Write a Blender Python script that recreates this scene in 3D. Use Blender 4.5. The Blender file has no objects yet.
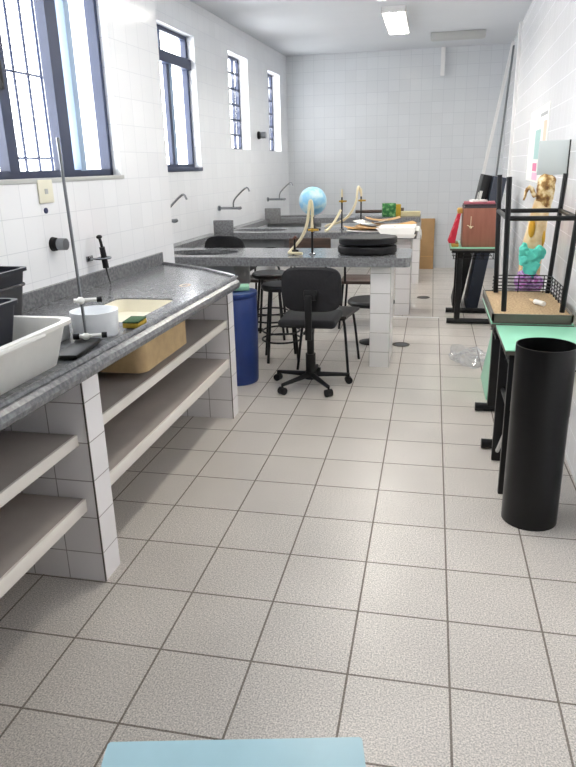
import bpy, bmesh, math, random
from mathutils import Vector, Matrix
random.seed(7)
SC = bpy.context.scene
COL = SC.collection
PI = math.pi

# ------------------------------------------------------------------ mesh builder
class MB:
    def __init__(s): s.bm = bmesh.new()
    def _xf(s, vs, M): bmesh.ops.transform(s.bm, matrix=M, verts=vs)
    def box(s, x0, x1, y0, y1, z0, z1, bevel=0, seg=2, rot=None, pivot=None):
        r = bmesh.ops.create_cube(s.bm, size=1.0); vs = r['verts']
        M = Matrix.Translation(((x0+x1)/2, (y0+y1)/2, (z0+z1)/2)) @ Matrix.Diagonal((x1-x0, y1-y0, z1-z0, 1))
        if rot is not None:
            p = Vector(pivot) if pivot else Vector(((x0+x1)/2, (y0+y1)/2, (z0+z1)/2))
            M = Matrix.Translation(p) @ rot.to_4x4() @ Matrix.Translation(-p) @ M
        s._xf(vs, M)
        if bevel > 0:
            es = list({e for v in vs for e in v.link_edges})
            bmesh.ops.bevel(s.bm, geom=es, offset=bevel, segments=seg, profile=.5, affect='EDGES')
        return s
    def cyl(s, p0, p1, r0, r1=None, n=16, caps=True):
        p0 = Vector(p0); p1 = Vector(p1); r1 = r0 if r1 is None else r1
        d = p1-p0
        r = bmesh.ops.create_cone(s.bm, cap_ends=caps, segments=n, radius1=r0, radius2=r1, depth=d.length)
        q = Vector((0, 0, 1)).rotation_difference(d.normalized())
        s._xf(r['verts'], Matrix.Translation((p0+p1)/2) @ q.to_matrix().to_4x4())
        return s
    def sphere(s, c, r, sc=(1, 1, 1), u=20, v=12):
        q = bmesh.ops.create_uvsphere(s.bm, u_segments=u, v_segments=v, radius=r)
        s._xf(q['verts'], Matrix.Translation(c) @ Matrix.Diagonal((*sc, 1)))
        return s
    def tube(s, pts, r, n=8, smooth=0, closed=False):
        P = [Vector(p) for p in pts]
        for _ in range(smooth):
            Q = [] if closed else [P[0]]
            m = len(P)
            for i in range(m if closed else m-1):
                a, b = P[i], P[(i+1) % m]
                Q += [a*.75+b*.25, a*.25+b*.75]
            if not closed: Q.append(P[-1])
            P = Q
        m = len(P); rings = []; up = None
        for i, p in enumerate(P):
            if closed: t = P[(i+1) % m]-P[i-1]
            else: t = P[min(i+1, m-1)]-P[max(i-1, 0)]
            t.normalize()
            if up is None:
                up = Vector((0, 0, 1)) if abs(t.z) < .9 else Vector((1, 0, 0))
            a = t.cross(up)
            if a.length < 1e-4: a = t.cross(Vector((.3, .8, .1)))
            a.normalize(); b = a.cross(t).normalized(); up = b
            if isinstance(r, (list, tuple)):
                q = i/(m-1)*(len(r)-1); qi = min(int(q), len(r)-2); rr = r[qi]+(r[qi+1]-r[qi])*(q-qi)
            else: rr = r
            rings.append([s.bm.verts.new(p+(a*math.cos(2*PI*k/n)+b*math.sin(2*PI*k/n))*rr) for k in range(n)])
        for i in range(m if closed else m-1):
            A, B = rings[i], rings[(i+1) % m]
            for k in range(n):
                s.bm.faces.new((A[k], A[(k+1) % n], B[(k+1) % n], B[k]))
        if not closed:
            s.bm.faces.new(rings[0][::-1]); s.bm.faces.new(rings[-1])
        return s
    def lathe(s, prof, c=(0, 0, 0), n=32, sx=1, sy=1):
        rings = []
        for (r, z) in prof:
            if r < 1e-6: rings.append([s.bm.verts.new((c[0], c[1], c[2]+z))])
            else: rings.append([s.bm.verts.new((c[0]+sx*r*math.cos(2*PI*k/n), c[1]+sy*r*math.sin(2*PI*k/n), c[2]+z)) for k in range(n)])
        for A, B in zip(rings, rings[1:]):
            for k in range(n):
                k2 = (k+1) % n
                if len(A) == 1 and len(B) == 1: continue
                if len(A) == 1: s.bm.faces.new((A[0], B[k2], B[k]))
                elif len(B) == 1: s.bm.faces.new((A[k], A[k2], B[0]))
                else: s.bm.faces.new((A[k], A[k2], B[k2], B[k]))
        return s
    def slab(s, outer, holes, z0, z1, bevel=0):
        es = []
        for loop in [outer]+holes:
            vs = [s.bm.verts.new((x, y, z1)) for x, y in loop]
            es += [s.bm.edges.new((vs[i], vs[(i+1) % len(vs)])) for i in range(len(vs))]
        r = bmesh.ops.triangle_fill(s.bm, use_beauty=True, edges=es)
        fs = [f for f in r['geom'] if isinstance(f, bmesh.types.BMFace)]
        for f in fs:
            f.normal_update()
            if f.normal.z < 0: f.normal_flip()
        ex = bmesh.ops.extrude_face_region(s.bm, geom=fs)
        vs = [v for v in ex['geom'] if isinstance(v, bmesh.types.BMVert)]
        bmesh.ops.translate(s.bm, verts=vs, vec=(0, 0, z0-z1))
        bmesh.ops.recalc_face_normals(s.bm, faces=s.bm.faces)
        return s
    def prism(s, poly, axis, a0, a1):
        # poly in the plane across 'axis' : axis x -> (y,z), y -> (x,z), z -> (x,y)
        def P(u, v, a): return {'x': (a, u, v), 'y': (u, a, v), 'z': (u, v, a)}[axis]
        A = [s.bm.verts.new(P(u, v, a0)) for u, v in poly]; B = [s.bm.verts.new(P(u, v, a1)) for u, v in poly]
        s.bm.faces.new(A); s.bm.faces.new(B[::-1]); n = len(A)
        for i in range(n): s.bm.faces.new((A[i], B[i], B[(i+1) % n], A[(i+1) % n]))
        bmesh.ops.recalc_face_normals(s.bm, faces=s.bm.faces)
        return s
    def quad(s, *pts):
        s.bm.faces.new([s.bm.verts.new(p) for p in pts]); return s
    def xform(s, M):
        bmesh.ops.transform(s.bm, matrix=M, verts=s.bm.verts); return s
    def jitter(s, a, scale=9.0):
        from mathutils import noise
        for v in s.bm.verts:
            v.co += Vector(noise.noise_vector(v.co*scale))*a
        return s
    def build(s, name, mat, parent=None, smooth=True, angle=35, uvo=(0, 0)):
        bm = s.bm
        bmesh.ops.recalc_face_normals(bm, faces=bm.faces)
        uv = bm.loops.layers.uv.new('UVMap')
        for f in bm.faces:
            n = f.normal; a = max(range(3), key=lambda i: abs(n[i]))
            for l in f.loops:
                c = l.vert.co
                l[uv].uv = ((c.y, c.z), (c.x, c.z), (c.x, c.y))[a]
                l[uv].uv.x += uvo[0]; l[uv].uv.y += uvo[1]
            f.smooth = smooth
        me = bpy.data.meshes.new(name); bm.to_mesh(me); bm.free()
        if smooth: me.set_sharp_from_angle(angle=math.radians(angle))
        me.materials.append(mat)
        o = bpy.data.objects.new(name, me); COL.objects.link(o)
        if parent is not None: o.parent = parent
        return o

def tag(o, label=None, cat=None, group=None, kind=None):
    if label: o['label'] = label
    if cat: o['category'] = cat
    if group: o['group'] = group
    if kind: o['kind'] = kind
    return o
def thing(name, label, cat, loc=(0, 0, 0), rotz=0, group=None):
    o = bpy.data.objects.new(name, None); COL.objects.link(o)
    o.location = loc; o.rotation_euler = (0, 0, rotz); o.empty_display_size = .1
    return tag(o, label, cat, group)
def struct(name, loc=(0, 0, 0), rotz=0):
    o = bpy.data.objects.new(name, None); COL.objects.link(o)
    o.location = loc; o.rotation_euler = (0, 0, rotz); o.empty_display_size = .1
    o['kind'] = 'structure'; return o
def dup(root, loc, rotz=0, label=None):
    r = root.copy(); COL.objects.link(r); r.location = loc; r.rotation_euler = (0, 0, rotz)
    if label: r['label'] = label
    for ch in list(root.children):
        c = ch.copy(); COL.objects.link(c); c.parent = r
        for g in list(ch.children):
            d = g.copy(); COL.objects.link(d); d.parent = c
    return r

# ------------------------------------------------------------------ materials
def new(name):
    m = bpy.data.materials.new(name); m.use_nodes = True
    nt = m.node_tree; b = nt.nodes['Principled BSDF']; return m, nt, b
def lin(c):
    return tuple(((x/12.92) if x <= .04045 else ((x+.055)/1.055)**2.4) for x in c)
def hexc(h): return lin(tuple(int(h[i:i+2], 16)/255 for i in (0, 2, 4)))
def plain(name, h, rough=.5, metal=0, noise=0, nscale=20, bump=0, spec=.5, alpha=None, coat=0):
    m, nt, b = new(name); c = hexc(h)
    b.inputs['Base Color'].default_value = (*c, 1); b.inputs['Roughness'].default_value = rough
    b.inputs['Metallic'].default_value = metal; b.inputs['Specular IOR Level'].default_value = spec
    b.inputs['Coat Weight'].default_value = coat
    if noise or bump:
        tc = nt.nodes.new('ShaderNodeTexCoord'); nz = nt.nodes.new('ShaderNodeTexNoise')
        nz.inputs['Scale'].default_value = nscale; nz.inputs['Detail'].default_value = 5
        nt.links.new(tc.outputs['Object'], nz.inputs['Vector'])
        if noise:
            r = nt.nodes.new('ShaderNodeMapRange'); r.inputs['From Min'].default_value = .3; r.inputs['From Max'].default_value = .7
            r.inputs['To Min'].default_value = 1-noise; r.inputs['To Max'].default_value = 1+noise
            nt.links.new(nz.outputs['Fac'], r.inputs['Value'])
            mx = nt.nodes.new('ShaderNodeVectorMath'); mx.operation = 'SCALE'; mx.inputs[0].default_value = c
            nt.links.new(r.outputs['Result'], mx.inputs['Scale']); nt.links.new(mx.outputs[0], b.inputs['Base Color'])
        if bump:
            bp = nt.nodes.new('ShaderNodeBump'); bp.inputs['Strength'].default_value = bump; bp.inputs['Distance'].default_value = .01
            nt.links.new(nz.outputs['Fac'], bp.inputs['Height']); nt.links.new(bp.outputs['Normal'], b.inputs['Normal'])
    if alpha is not None: b.inputs['Alpha'].default_value = alpha
    return m
def tiles(name, h, hg, w, hgt, mortar, off=(0, 0), rough=.2, speck=0, spec_h=None, bump=.12, var=.02):
    m, nt, b = new(name); L = nt.links
    uv = nt.nodes.new('ShaderNodeUVMap'); mp = nt.nodes.new('ShaderNodeMapping')
    mp.inputs['Location'].default_value = (off[0], off[1], 0); L.new(uv.outputs[0], mp.inputs[0])
    br = nt.nodes.new('ShaderNodeTexBrick'); br.offset = 0; br.squash = 1
    br.inputs['Scale'].default_value = 1; br.inputs['Brick Width'].default_value = w; br.inputs['Row Height'].default_value = hgt
    br.inputs['Mortar Size'].default_value = mortar; br.inputs['Mortar Smooth'].default_value = .1; br.inputs['Bias'].default_value = 0
    c = hexc(h); br.inputs['Color1'].default_value = (*[x*(1-var) for x in c], 1); br.inputs['Color2'].default_value = (*[min(1, x*(1+var)) for x in c], 1)
    br.inputs['Mortar'].default_value = (*hexc(hg), 1); L.new(mp.outputs[0], br.inputs['Vector'])
    col = br.outputs['Color']
    if speck:
        nz = nt.nodes.new('ShaderNodeTexNoise'); nz.inputs['Scale'].default_value = 190; nz.inputs['Detail'].default_value = 2
        L.new(mp.outputs[0], nz.inputs['Vector'])
        r = nt.nodes.new('ShaderNodeMapRange'); r.inputs['From Min'].default_value = .32; r.inputs['From Max'].default_value = .68
        r.inputs['To Min'].default_value = 1-speck; r.inputs['To Max'].default_value = 1+speck*.7; L.new(nz.outputs['Fac'], r.inputs['Value'])
        n2 = nt.nodes.new('ShaderNodeTexNoise'); n2.inputs['Scale'].default_value = 2.2; n2.inputs['Detail'].default_value = 4
        L.new(mp.outputs[0], n2.inputs['Vector'])
        r2 = nt.nodes.new('ShaderNodeMapRange'); r2.inputs['From Min'].default_value = .35; r2.inputs['From Max'].default_value = .65
        r2.inputs['To Min'].default_value = .93; r2.inputs['To Max'].default_value = 1.04; L.new(n2.outputs['Fac'], r2.inputs['Value'])
        mu = nt.nodes.new('ShaderNodeMath'); mu.operation = 'MULTIPLY'; L.new(r.outputs[0], mu.inputs[0]); L.new(r2.outputs[0], mu.inputs[1])
        v = nt.nodes.new('ShaderNodeVectorMath'); v.operation = 'SCALE'; L.new(col, v.inputs[0]); L.new(mu.outputs[0], v.inputs['Scale']); col = v.outputs[0]
    L.new(col, b.inputs['Base Color'])
    rr = nt.nodes.new('ShaderNodeMapRange'); rr.inputs['To Min'].default_value = rough; rr.inputs['To Max'].default_value = .8
    L.new(br.outputs['Fac'], rr.inputs['Value']); L.new(rr.outputs[0], b.inputs['Roughness'])
    inv = nt.nodes.new('ShaderNodeMath'); inv.operation = 'SUBTRACT'; inv.inputs[0].default_value = 1; L.new(br.outputs['Fac'], inv.inputs[1])
    bp = nt.nodes.new('ShaderNodeBump'); bp.inputs['Strength'].default_value = bump; bp.inputs['Distance'].default_value = .002
    L.new(inv.outputs[0], bp.inputs['Height']); L.new(bp.outputs[0], b.inputs['Normal'])
    return m
def granite(name, h, rough=.25):
    m, nt, b = new(name); L = nt.links; c = hexc(h)
    tc = nt.nodes.new('ShaderNodeTexCoord'); v = nt.nodes.new('ShaderNodeTexVoronoi'); v.inputs['Scale'].default_value = 170
    L.new(tc.outputs['Object'], v.inputs['Vector'])
    n = nt.nodes.new('ShaderNodeTexNoise'); n.inputs['Scale'].default_value = 60; n.inputs['Detail'].default_value = 6; L.new(tc.outputs['Object'], n.inputs['Vector'])
    cr = nt.nodes.new('ShaderNodeValToRGB')
    cr.color_ramp.elements[0].position = .38; cr.color_ramp.elements[0].color = (*[x*.72 for x in c], 1)
    cr.color_ramp.elements[1].position = .68; cr.color_ramp.elements[1].color = (*[x*1.28 for x in c], 1)
    L.new(n.outputs['Fac'], cr.inputs[0]); L.new(cr.outputs[0], b.inputs['Base Color'])
    b.inputs['Roughness'].default_value = rough
    return m
def wood(name, h1, h2, scale=6, rough=.45, axis=0):
    m, nt, b = new(name); L = nt.links
    tc = nt.nodes.new('ShaderNodeTexCoord'); mp = nt.nodes.new('ShaderNodeMapping')
    sc = [14, 14, 14]; sc[axis] = 1.4; mp.inputs['Scale'].default_value = sc; L.new(tc.outputs['Object'], mp.inputs[0])
    n = nt.nodes.new('ShaderNodeTexNoise'); n.inputs['Scale'].default_value = scale; n.inputs['Detail'].default_value = 6; n.inputs['Distortion'].default_value = .6
    L.new(mp.outputs[0], n.inputs['Vector'])
    cr = nt.nodes.new('ShaderNodeValToRGB'); cr.color_ramp.elements[0].position = .35; cr.color_ramp.elements[1].position = .7
    cr.color_ramp.elements[0].color = (*hexc(h1), 1); cr.color_ramp.elements[1].color = (*hexc(h2), 1)
    L.new(n.outputs['Fac'], cr.inputs[0]); L.new(cr.outputs[0], b.inputs['Base Color']); b.inputs['Roughness'].default_value = rough
    return m
def ramp_noise(name, stops, scale=8, rough=.6, detail=4, voronoi=False):
    m, nt, b = new(name); L = nt.links; tc = nt.nodes.new('ShaderNodeTexCoord')
    n = nt.nodes.new('ShaderNodeTexNoise'); n.inputs['Scale'].default_value = scale; n.inputs['Detail'].default_value = detail
    L.new(tc.outputs['Object'], n.inputs['Vector'])
    cr = nt.nodes.new('ShaderNodeValToRGB'); E_ = cr.color_ramp.elements
    E_[0].position, E_[1].position = stops[0][0], stops[-1][0]
    E_[0].color = (*hexc(stops[0][1]), 1); E_[1].color = (*hexc(stops[-1][1]), 1)
    for p, h in stops[1:-1]:
        e = E_.new(p); e.color = (*hexc(h), 1)
    L.new(n.outputs['Fac'], cr.inputs[0]); L.new(cr.outputs[0], b.inputs['Base Color']); b.inputs['Roughness'].default_value = rough
    return m
def glassy(name, tint=(1, 1, 1), rough=.02, refl=.035):
    m = bpy.data.materials.new(name); m.use_nodes = True; nt = m.node_tree; L = nt.links
    nt.nodes.remove(nt.nodes['Principled BSDF']); out = nt.nodes['Material Output']
    t = nt.nodes.new('ShaderNodeBsdfTransparent'); t.inputs[0].default_value = (*tint, 1)
    g = nt.nodes.new('ShaderNodeBsdfGlossy'); g.inputs['Roughness'].default_value = rough
    lw = nt.nodes.new('ShaderNodeLayerWeight'); lw.inputs[0].default_value = .5
    pw = nt.nodes.new('ShaderNodeMath'); pw.operation = 'POWER'; pw.inputs[1].default_value = 5; L.new(lw.outputs['Facing'], pw.inputs[0])
    f = nt.nodes.new('ShaderNodeMath'); f.operation = 'MULTIPLY_ADD'; f.inputs[1].default_value = .5; f.inputs[2].default_value = refl; L.new(pw.outputs[0], f.inputs[0])
    x = nt.nodes.new('ShaderNodeMixShader'); L.new(f.outputs[0], x.inputs[0]); L.new(t.outputs[0], x.inputs[1]); L.new(g.outputs[0], x.inputs[2])
    L.new(x.outputs[0], out.inputs[0]); return m
def emit(name, h, s):
    m, nt, b = new(name); b.inputs['Base Color'].default_value = (*hexc(h), 1)
    b.inputs['Emission Color'].default_value = (*hexc(h), 1); b.inputs['Emission Strength'].default_value = s; return m

M = {}
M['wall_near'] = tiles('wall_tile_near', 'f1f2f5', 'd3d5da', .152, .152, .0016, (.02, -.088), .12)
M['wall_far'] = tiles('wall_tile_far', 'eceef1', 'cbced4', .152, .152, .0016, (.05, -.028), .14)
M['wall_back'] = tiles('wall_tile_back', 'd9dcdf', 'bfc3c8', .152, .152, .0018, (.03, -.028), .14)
M['wall_right'] = tiles('wall_tile_right', 'f6f6f8', 'e9eaee', .152, .152, .0012, (.03, -.028), .16, bump=.02)
M['pier_tile'] = tiles('pier_tile', 'efecec', 'aaa3a2', .152, .152, .0018, (.02, .03), .2)
M['pillar_tile'] = tiles('pillar_tile', 'efecec', 'a39c9a', .152, .152, .0022, (0, .03), .2)
M['floor'] = tiles('floor_tile', 'd2cbc3', '82796f', .31, .31, .0037, (.00185, .00185), .3, .42, bump=.5, var=.015)
M['floor_rear'] = tiles('floor_tile_rear', 'd2cbc3', '82796f', .31, .31, .0037, (.06, .12), .3, .42, bump=.5, var=.015)
M['ceiling'] = plain('ceiling_plaster', 'cfd2d6', .9, noise=.015, nscale=3)
M['granite'] = granite('granite_worktop', '707174', .22)
M['granite_bench'] = granite('granite_bench', '7f8083', .2)
M['concrete'] = plain('grey_concrete', '85888a', .6, noise=.08, nscale=14)
M['basin_dark'] = plain('basin_dark', '3c3f43', .35)
M['frame'] = plain('window_metal', '2b3550', .4)
M['frame_light'] = plain('window_metal_light', '8da3bd', .4)
M['glass'] = glassy('window_glass')
M['white_paint'] = plain('white_paint', 'ecebea', .5, noise=.02)
M['shelf'] = plain('shelf_laminate', 'a39a93', .5, noise=.05, nscale=9)
M['shelf_edge'] = plain('shelf_edge', 'e9e3da', .45)
M['cream_tub'] = plain('cream_basin', 'f0ebda', .35, noise=.03, nscale=12)
M['tub_out'] = plain('tub_outside', 'b59a70', .55, noise=.14, nscale=16)
M['black_metal'] = plain('black_metal', '0e0e10', .4, spec=.35)
M['black_plastic'] = plain('black_plastic', '101012', .5, spec=.35)
M['black_fabric'] = plain('black_fabric', '18181c', .85, noise=.12, nscale=60, bump=.2)
M['black_gloss'] = plain('black_gloss', '0b0b0c', .32, spec=.3)
M['black_cushion'] = plain('black_vinyl', '111114', .5, spec=.3)
M['chrome'] = plain('chrome', '9a9da1', .22, metal=1)
M['steel'] = plain('steel_rod', '83868a', .3, metal=1)
M['navy_plastic'] = plain('navy_plastic', '0d1020', .45, spec=.35)
M['white_plastic'] = plain('white_plastic', 'e9e8e2', .4)
M['tub_plastic'] = plain('tub_plastic', 'dcdad4', .4, noise=.03)
M['milky'] = plain('milky_plastic', 'eef0f2', .35)
M['grey_plastic'] = plain('grey_plastic', 'b9bab8', .5)
M['sponge_y'] = plain('sponge_yellow', 'b79a35', .95, noise=.1, nscale=80, bump=.5)
M['sponge_g'] = plain('sponge_green', '2c4a2c', .95, noise=.2, nscale=90, bump=.5)
M['blue_barrel'] = plain('blue_barrel', '16306e', .38, noise=.1, nscale=9)
M['mint'] = plain('mint_laminate', '93d3b4', .3, noise=.04, nscale=10)
M['teal'] = plain('teal_cloth', '63d6c2', .8, noise=.08)
M['mint_book'] = plain('mint_cover', '8fc4a6', .6)
M['purple'] = ramp_noise('purple_cloth', [(.4, 'a06ab0'), (.52, 'cdb0d8'), (.6, 'b060a8')], 40, .85)
M['chip'] = ramp_noise('chipboard', [(.3, '8d7352'), (.5, 'ad9370'), (.7, 'c4ab86')], 90, .8)
M['blue_top'] = plain('pale_blue_laminate', 'a2c6d0', .3, noise=.06, nscale=7)
M['grey_edge'] = plain('grey_edge', '57534a', .5)
M['box_wood'] = wood('red_brown_wood', '8d5645', '9c6350', 2, .45, 2)
M['brown_wood'] = wood('brown_wood', '3a2c26', '5b4438', 3, .5, 0)
M['cardboard'] = plain('cardboard', 'b08d62', .85, noise=.06, nscale=8)
M['cardboard2'] = plain('cardboard_light', 'c39a63', .85, noise=.1, nscale=12)
M['paper'] = plain('paper_white', 'f2f1ec', .8)
M['red'] = plain('red_cloth', 'b3122e', .7, noise=.1)
M['gold'] = plain('gold_trim', 'b58b3c', .5, noise=.2, nscale=60)
M['hose'] = plain('cream_hose', 'e2d6b4', .5)
M['brass'] = plain('brass', 'b08d3c', .35, metal=.8)
M['globe'] = ramp_noise('globe_print', [(.42, '7fbbe0'), (.52, '98cbe6'), (.58, 'b5d8e6'), (.72, 'd3e3e6')], 9, .35)
M['green_box'] = ramp_noise('green_print', [(.4, '1d5a2c'), (.55, '2f7a3a'), (.68, '9cc08a')], 22, .5)
M['tan_cloth'] = ramp_noise('tan_cloth', [(.35, 'c9a777'), (.55, 'ddc49a'), (.7, 'e8d8b8')], 14, .8)
M['mottle'] = ramp_noise('mottled_brown', [(.36, '6a4726'), (.47, 'a07a45'), (.56, 'd9c08c'), (.68, 'efe4c8')], 26, .8)
M['ochre'] = plain('ochre', 'd2a02c', .7)
M['plate'] = plain('grey_board', 'c3caca', .4, noise=.03, nscale=5)
M['navy_board'] = plain('slate_board', '2b3342', .45)
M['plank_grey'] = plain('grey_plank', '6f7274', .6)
M['poster_teal'] = plain('poster_teal', 'a9c9c7', .7)
M['poster_pink'] = plain('poster_pink', 'd97aa0', .7)
M['poster_palepink'] = plain('poster_palepink', 'e6b9d0', .7)
M['poster_beige'] = plain('poster_beige', 'e3c7b4', .7)
M['poster_grey'] = plain('poster_grey', 'a5a6a8', .7)
M['tube_light'] = emit('lamp_tube', 'fffaf0', 52.0)
M['outlet'] = plain('outlet_cream', 'e6e2cf', .5)
M['drain'] = plain('drain_metal', '4a443c', .5, metal=.4)
M['bag'] = glassy('clear_film', (.95, .96, .97), .12, .16)
M['beige_book'] = plain('beige_book', 'cfc39c', .7)
M['pink_book'] = plain('pink_book', 'a85a66', .6)
M['dark_book'] = plain('dark_book', '3d3438', .6)
M['stool_top'] = plain('stool_vinyl', '151517', .45, spec=.4)
M['brown_seat'] = plain('brown_seat', '2e2826', .4)

# ------------------------------------------------------------------ room shell
H = 2.985
AL = .043                                   # the left wall runs a touch askew to the floor tiles
ang = -math.atan(AL)
def wall_pieces(mb, s0, s1, t0, t1, z0, z1, opens):
    """wall in local coords: s along local y, thickness along local x from t0 to t1; opens = (sa,sb,za,zb)"""
    ss = sorted({s0, s1, *[o[0] for o in opens], *[o[1] for o in opens]})
    for a, b in zip(ss, ss[1:]):
        hit = [o for o in opens if o[0] <= a+1e-6 and o[1] >= b-1e-6]
        if not hit: mb.box(t0, t1, a, b, z0, z1)
        else:
            o = hit[0]; mb.box(t0, t1, a, b, z0, o[2]); mb.box(t0, t1, a, b, o[3], z1)
def rot_wall(o, x, y, a): o.location = (x, y, 0); o.rotation_euler = (0, 0, a)
# near left wall: pivot at (-1.97,1.5)
W1 = (-2.3, .5+.165, 1.477, 2.62)           # window 1, in wall-local s
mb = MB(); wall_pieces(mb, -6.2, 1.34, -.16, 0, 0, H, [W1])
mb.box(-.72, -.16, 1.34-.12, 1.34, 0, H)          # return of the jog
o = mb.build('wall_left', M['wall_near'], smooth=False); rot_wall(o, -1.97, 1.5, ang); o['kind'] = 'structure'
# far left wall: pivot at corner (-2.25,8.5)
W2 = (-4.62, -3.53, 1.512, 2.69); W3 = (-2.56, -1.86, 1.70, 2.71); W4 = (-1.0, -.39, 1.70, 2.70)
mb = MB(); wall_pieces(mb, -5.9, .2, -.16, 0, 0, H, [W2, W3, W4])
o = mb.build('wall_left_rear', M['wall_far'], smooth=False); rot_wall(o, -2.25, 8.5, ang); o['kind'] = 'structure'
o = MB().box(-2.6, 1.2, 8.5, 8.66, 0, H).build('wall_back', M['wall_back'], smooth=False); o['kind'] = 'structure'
mb = MB().box(0, .16, -6.4, 7.2, 0, H); o = mb.build('wall_right', M['wall_right'], smooth=False)
AR = .029; rot_wall(o, .632, 1.6, -math.atan(AR)); o['kind'] = 'structure'
def xr(y): return .632+AR*(y-1.6)
def xf(y): return -2.25+AL*(y-8.5)
def xn(y): return -1.97+AL*(y-1.5)
o = MB().box(-2.6, .8, -4.76, -4.6, 0, H).build('wall_front', M['wall_right'], smooth=False); o['kind'] = 'structure'
o = MB().box(-2.8, 1.2, -4.76, 8.66, H, H+.1).build('ceiling', M['ceiling'], smooth=False); o['kind'] = 'structure'
o = MB().box(-2.8, 1.2, -4.76, 5.08, -.1, 0).build('floor', M['floor'], smooth=False); o['kind'] = 'structure'
o = MB().box(-2.8, 1.2, 5.08, 8.66, -.1, 0).build('floor_rear', M['floor_rear'], smooth=False); o['kind'] = 'structure'
o = MB().box(-.55, -.0, 5.06, 5.10, 0, .003).build('trim_1', M['white_paint'], smooth=False); o['kind'] = 'structure'
o = MB().box(xr(7.05)-.03, xr(7.05), 7.0, 7.09, 0, H).build('trim_2', M['white_paint'], smooth=False); o['kind'] = 'structure'
o = MB().box(-.085, -.03, 8.46, 8.5, 2.63, H).build('trim_3', M['white_paint'], smooth=False); o['kind'] = 'structure'

# ------------------------------------------------------------------ windows
def pane(mb, x, y0, y1, z0, z1): return mb.box(x-.002, x+.002, y0, y1, z0, z1)
def window(n, pv, W, dep, build):
    r = struct('window_%d' % n, (pv[0], pv[1], 0), ang); build(r, W, -dep); return r
def big_window(r, W, x):
    s0, s1, z0, z1 = W; f = MB(); t = .03
    f.box(x-t, x+t, s0, s1, z0, z0+.035); f.box(x-t, x+t, s0, s1, z1-.05, z1)
    f.box(x-t, x+t, s0, s0+.035, z0, z1); f.box(x-t, x+t, s1-.03, s1, z0, z1)
    f.build('window_frame', M['frame'], r, smooth=False)
    for c, w, mm in ((s1-.475, .10, 'frame'), (s1-.93, .075, 'frame'), (s1-.325, .05, 'frame_light'), (s0+.5, .07, 'frame'), (s0+1.1, .07, 'frame')):
        MB().box(x-.02, x+.035, c-w/2, c+w/2, z0+.03, z1-.04).build('mullion', M[mm], r, smooth=False)
    pane(MB(), x, s0+.03, s1-.03, z0+.03, z1-.04).build('pane', M['glass'], r, smooth=False)
    MB().box(x+.03, x+.05, s1-.96, s1-.94, 1.86, 1.98, .004).build('handle', M['black_plastic'], r)
    g = MB(); k = s0+.06
    while k < s1: g.cyl((x-.2, k, z0-.02), (x-.2, k, z1+.02), .008, n=6); k += .12
    for z in (z0+.1, z0+.52, z0+.95): g.cyl((x-.2, s0-.02, z), (x-.2, s1+.02, z), .007, n=6)
    g.build('security_bars', M['frame'], r)
    MB().box(-.075, .006, s0-.01, s1+.03, z0-.022, z0, .003).build('sill', M['grey_plastic'], r)
r1 = window(1, (-1.97, 1.5), W1, .08, big_window)
def win_transom(r, W, x):
    s0, s1, z0, z1 = W; f = MB(); t = .025; zt = z1-.20
    f.box(x-t, x+t, s0, s1, z0, z0+.03); f.box(x-t, x+t, s0, s1, z1-.035, z1); f.box(x-t, x+t, s0, s0+.03, z0, z1); f.box(x-t, x+t, s1-.045, s1, z0, z1)
    f.box(x-t, x+t+.03, s0, s1, zt-.09, zt); f.box(x-t, x+t, (s0+s1)/2-.09, (s0+s1)/2-.06, zt, z1)
    f.build('window_frame', M['frame'], r, smooth=False)
    c = s0+.64; MB().box(x-.02, x+.02, c-.06, c, z0+.03, zt-.08).build('mullion', M['frame'], r, smooth=False)
    MB().box(x-.02, x+.02, c, c+.06, z0+.03, zt-.08).build('mullion', M['frame_light'], r, smooth=False)
    pane(MB(), x, s0+.02, s1-.03, z0+.02, z1-.02).build('pane', M['glass'], r, smooth=False)
    MB().box(x+.02, x+.04, s0+.17, s0+.19, 1.80, 1.95, .004).build('handle', M['black_plastic'], r)
    MB().box(-.1, .012, s0-.01, s1+.01, z0-.035, z0, .003).build('sill', M['frame'], r)
    g = MB(); k = s0+.08
    while k < s1: g.cyl((x-.2, k, z0), (x-.2, k, z1), .006, n=6); k += .12
    g.build('security_bars', M['frame'], r)
window(2, (-2.25, 8.5), W2, .10, win_transom)
def win_louvre(r, W, x):
    s0, s1, z0, z1 = W; f = MB(); t = .018; n = 6
    f.box(x-t, x+t, s0, s1, z0, z0+.02); f.box(x-t, x+t, s0, s1, z1-.03, z1); f.box(x-t, x+t, s0, s0+.02, z0, z1); f.box(x-t, x+t, s1-.03, s1, z0, z1)
    f.box(x-t, x+t, s1-.20, s1-.175, z0, z1)
    dz = (z1-z0)/n
    for i in range(1, n): f.box(x-.012, x+.012, s0, s1, z0+i*dz-.011, z0+i*dz+.011)
    f.build('window_frame', M['frame'], r, smooth=False)
    for i in range(n):
        a = z0+i*dz+.012; b = z0+(i+1)*dz-.012
        lean = .0 if i in (0, 5) else .05
        p = MB().box(x-.003, x+.003, s0+.02, s1-.03, a, b, rot=Matrix.Rotation(math.atan(lean/dz*2), 3, 'Y'))
        p.build('pane', M['glass'], r, smooth=False)
    MB().cyl((x+.03, s1-.19, z0+.17), (x+.03, s1-.19, z1-.3), .006, n=8).build('opening_lever', M['frame'], r)
window(3, (-2.25, 8.5), W3, .13, win_louvre)
window(4, (-2.25, 8.5), W4, .13, win_louvre)

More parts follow.
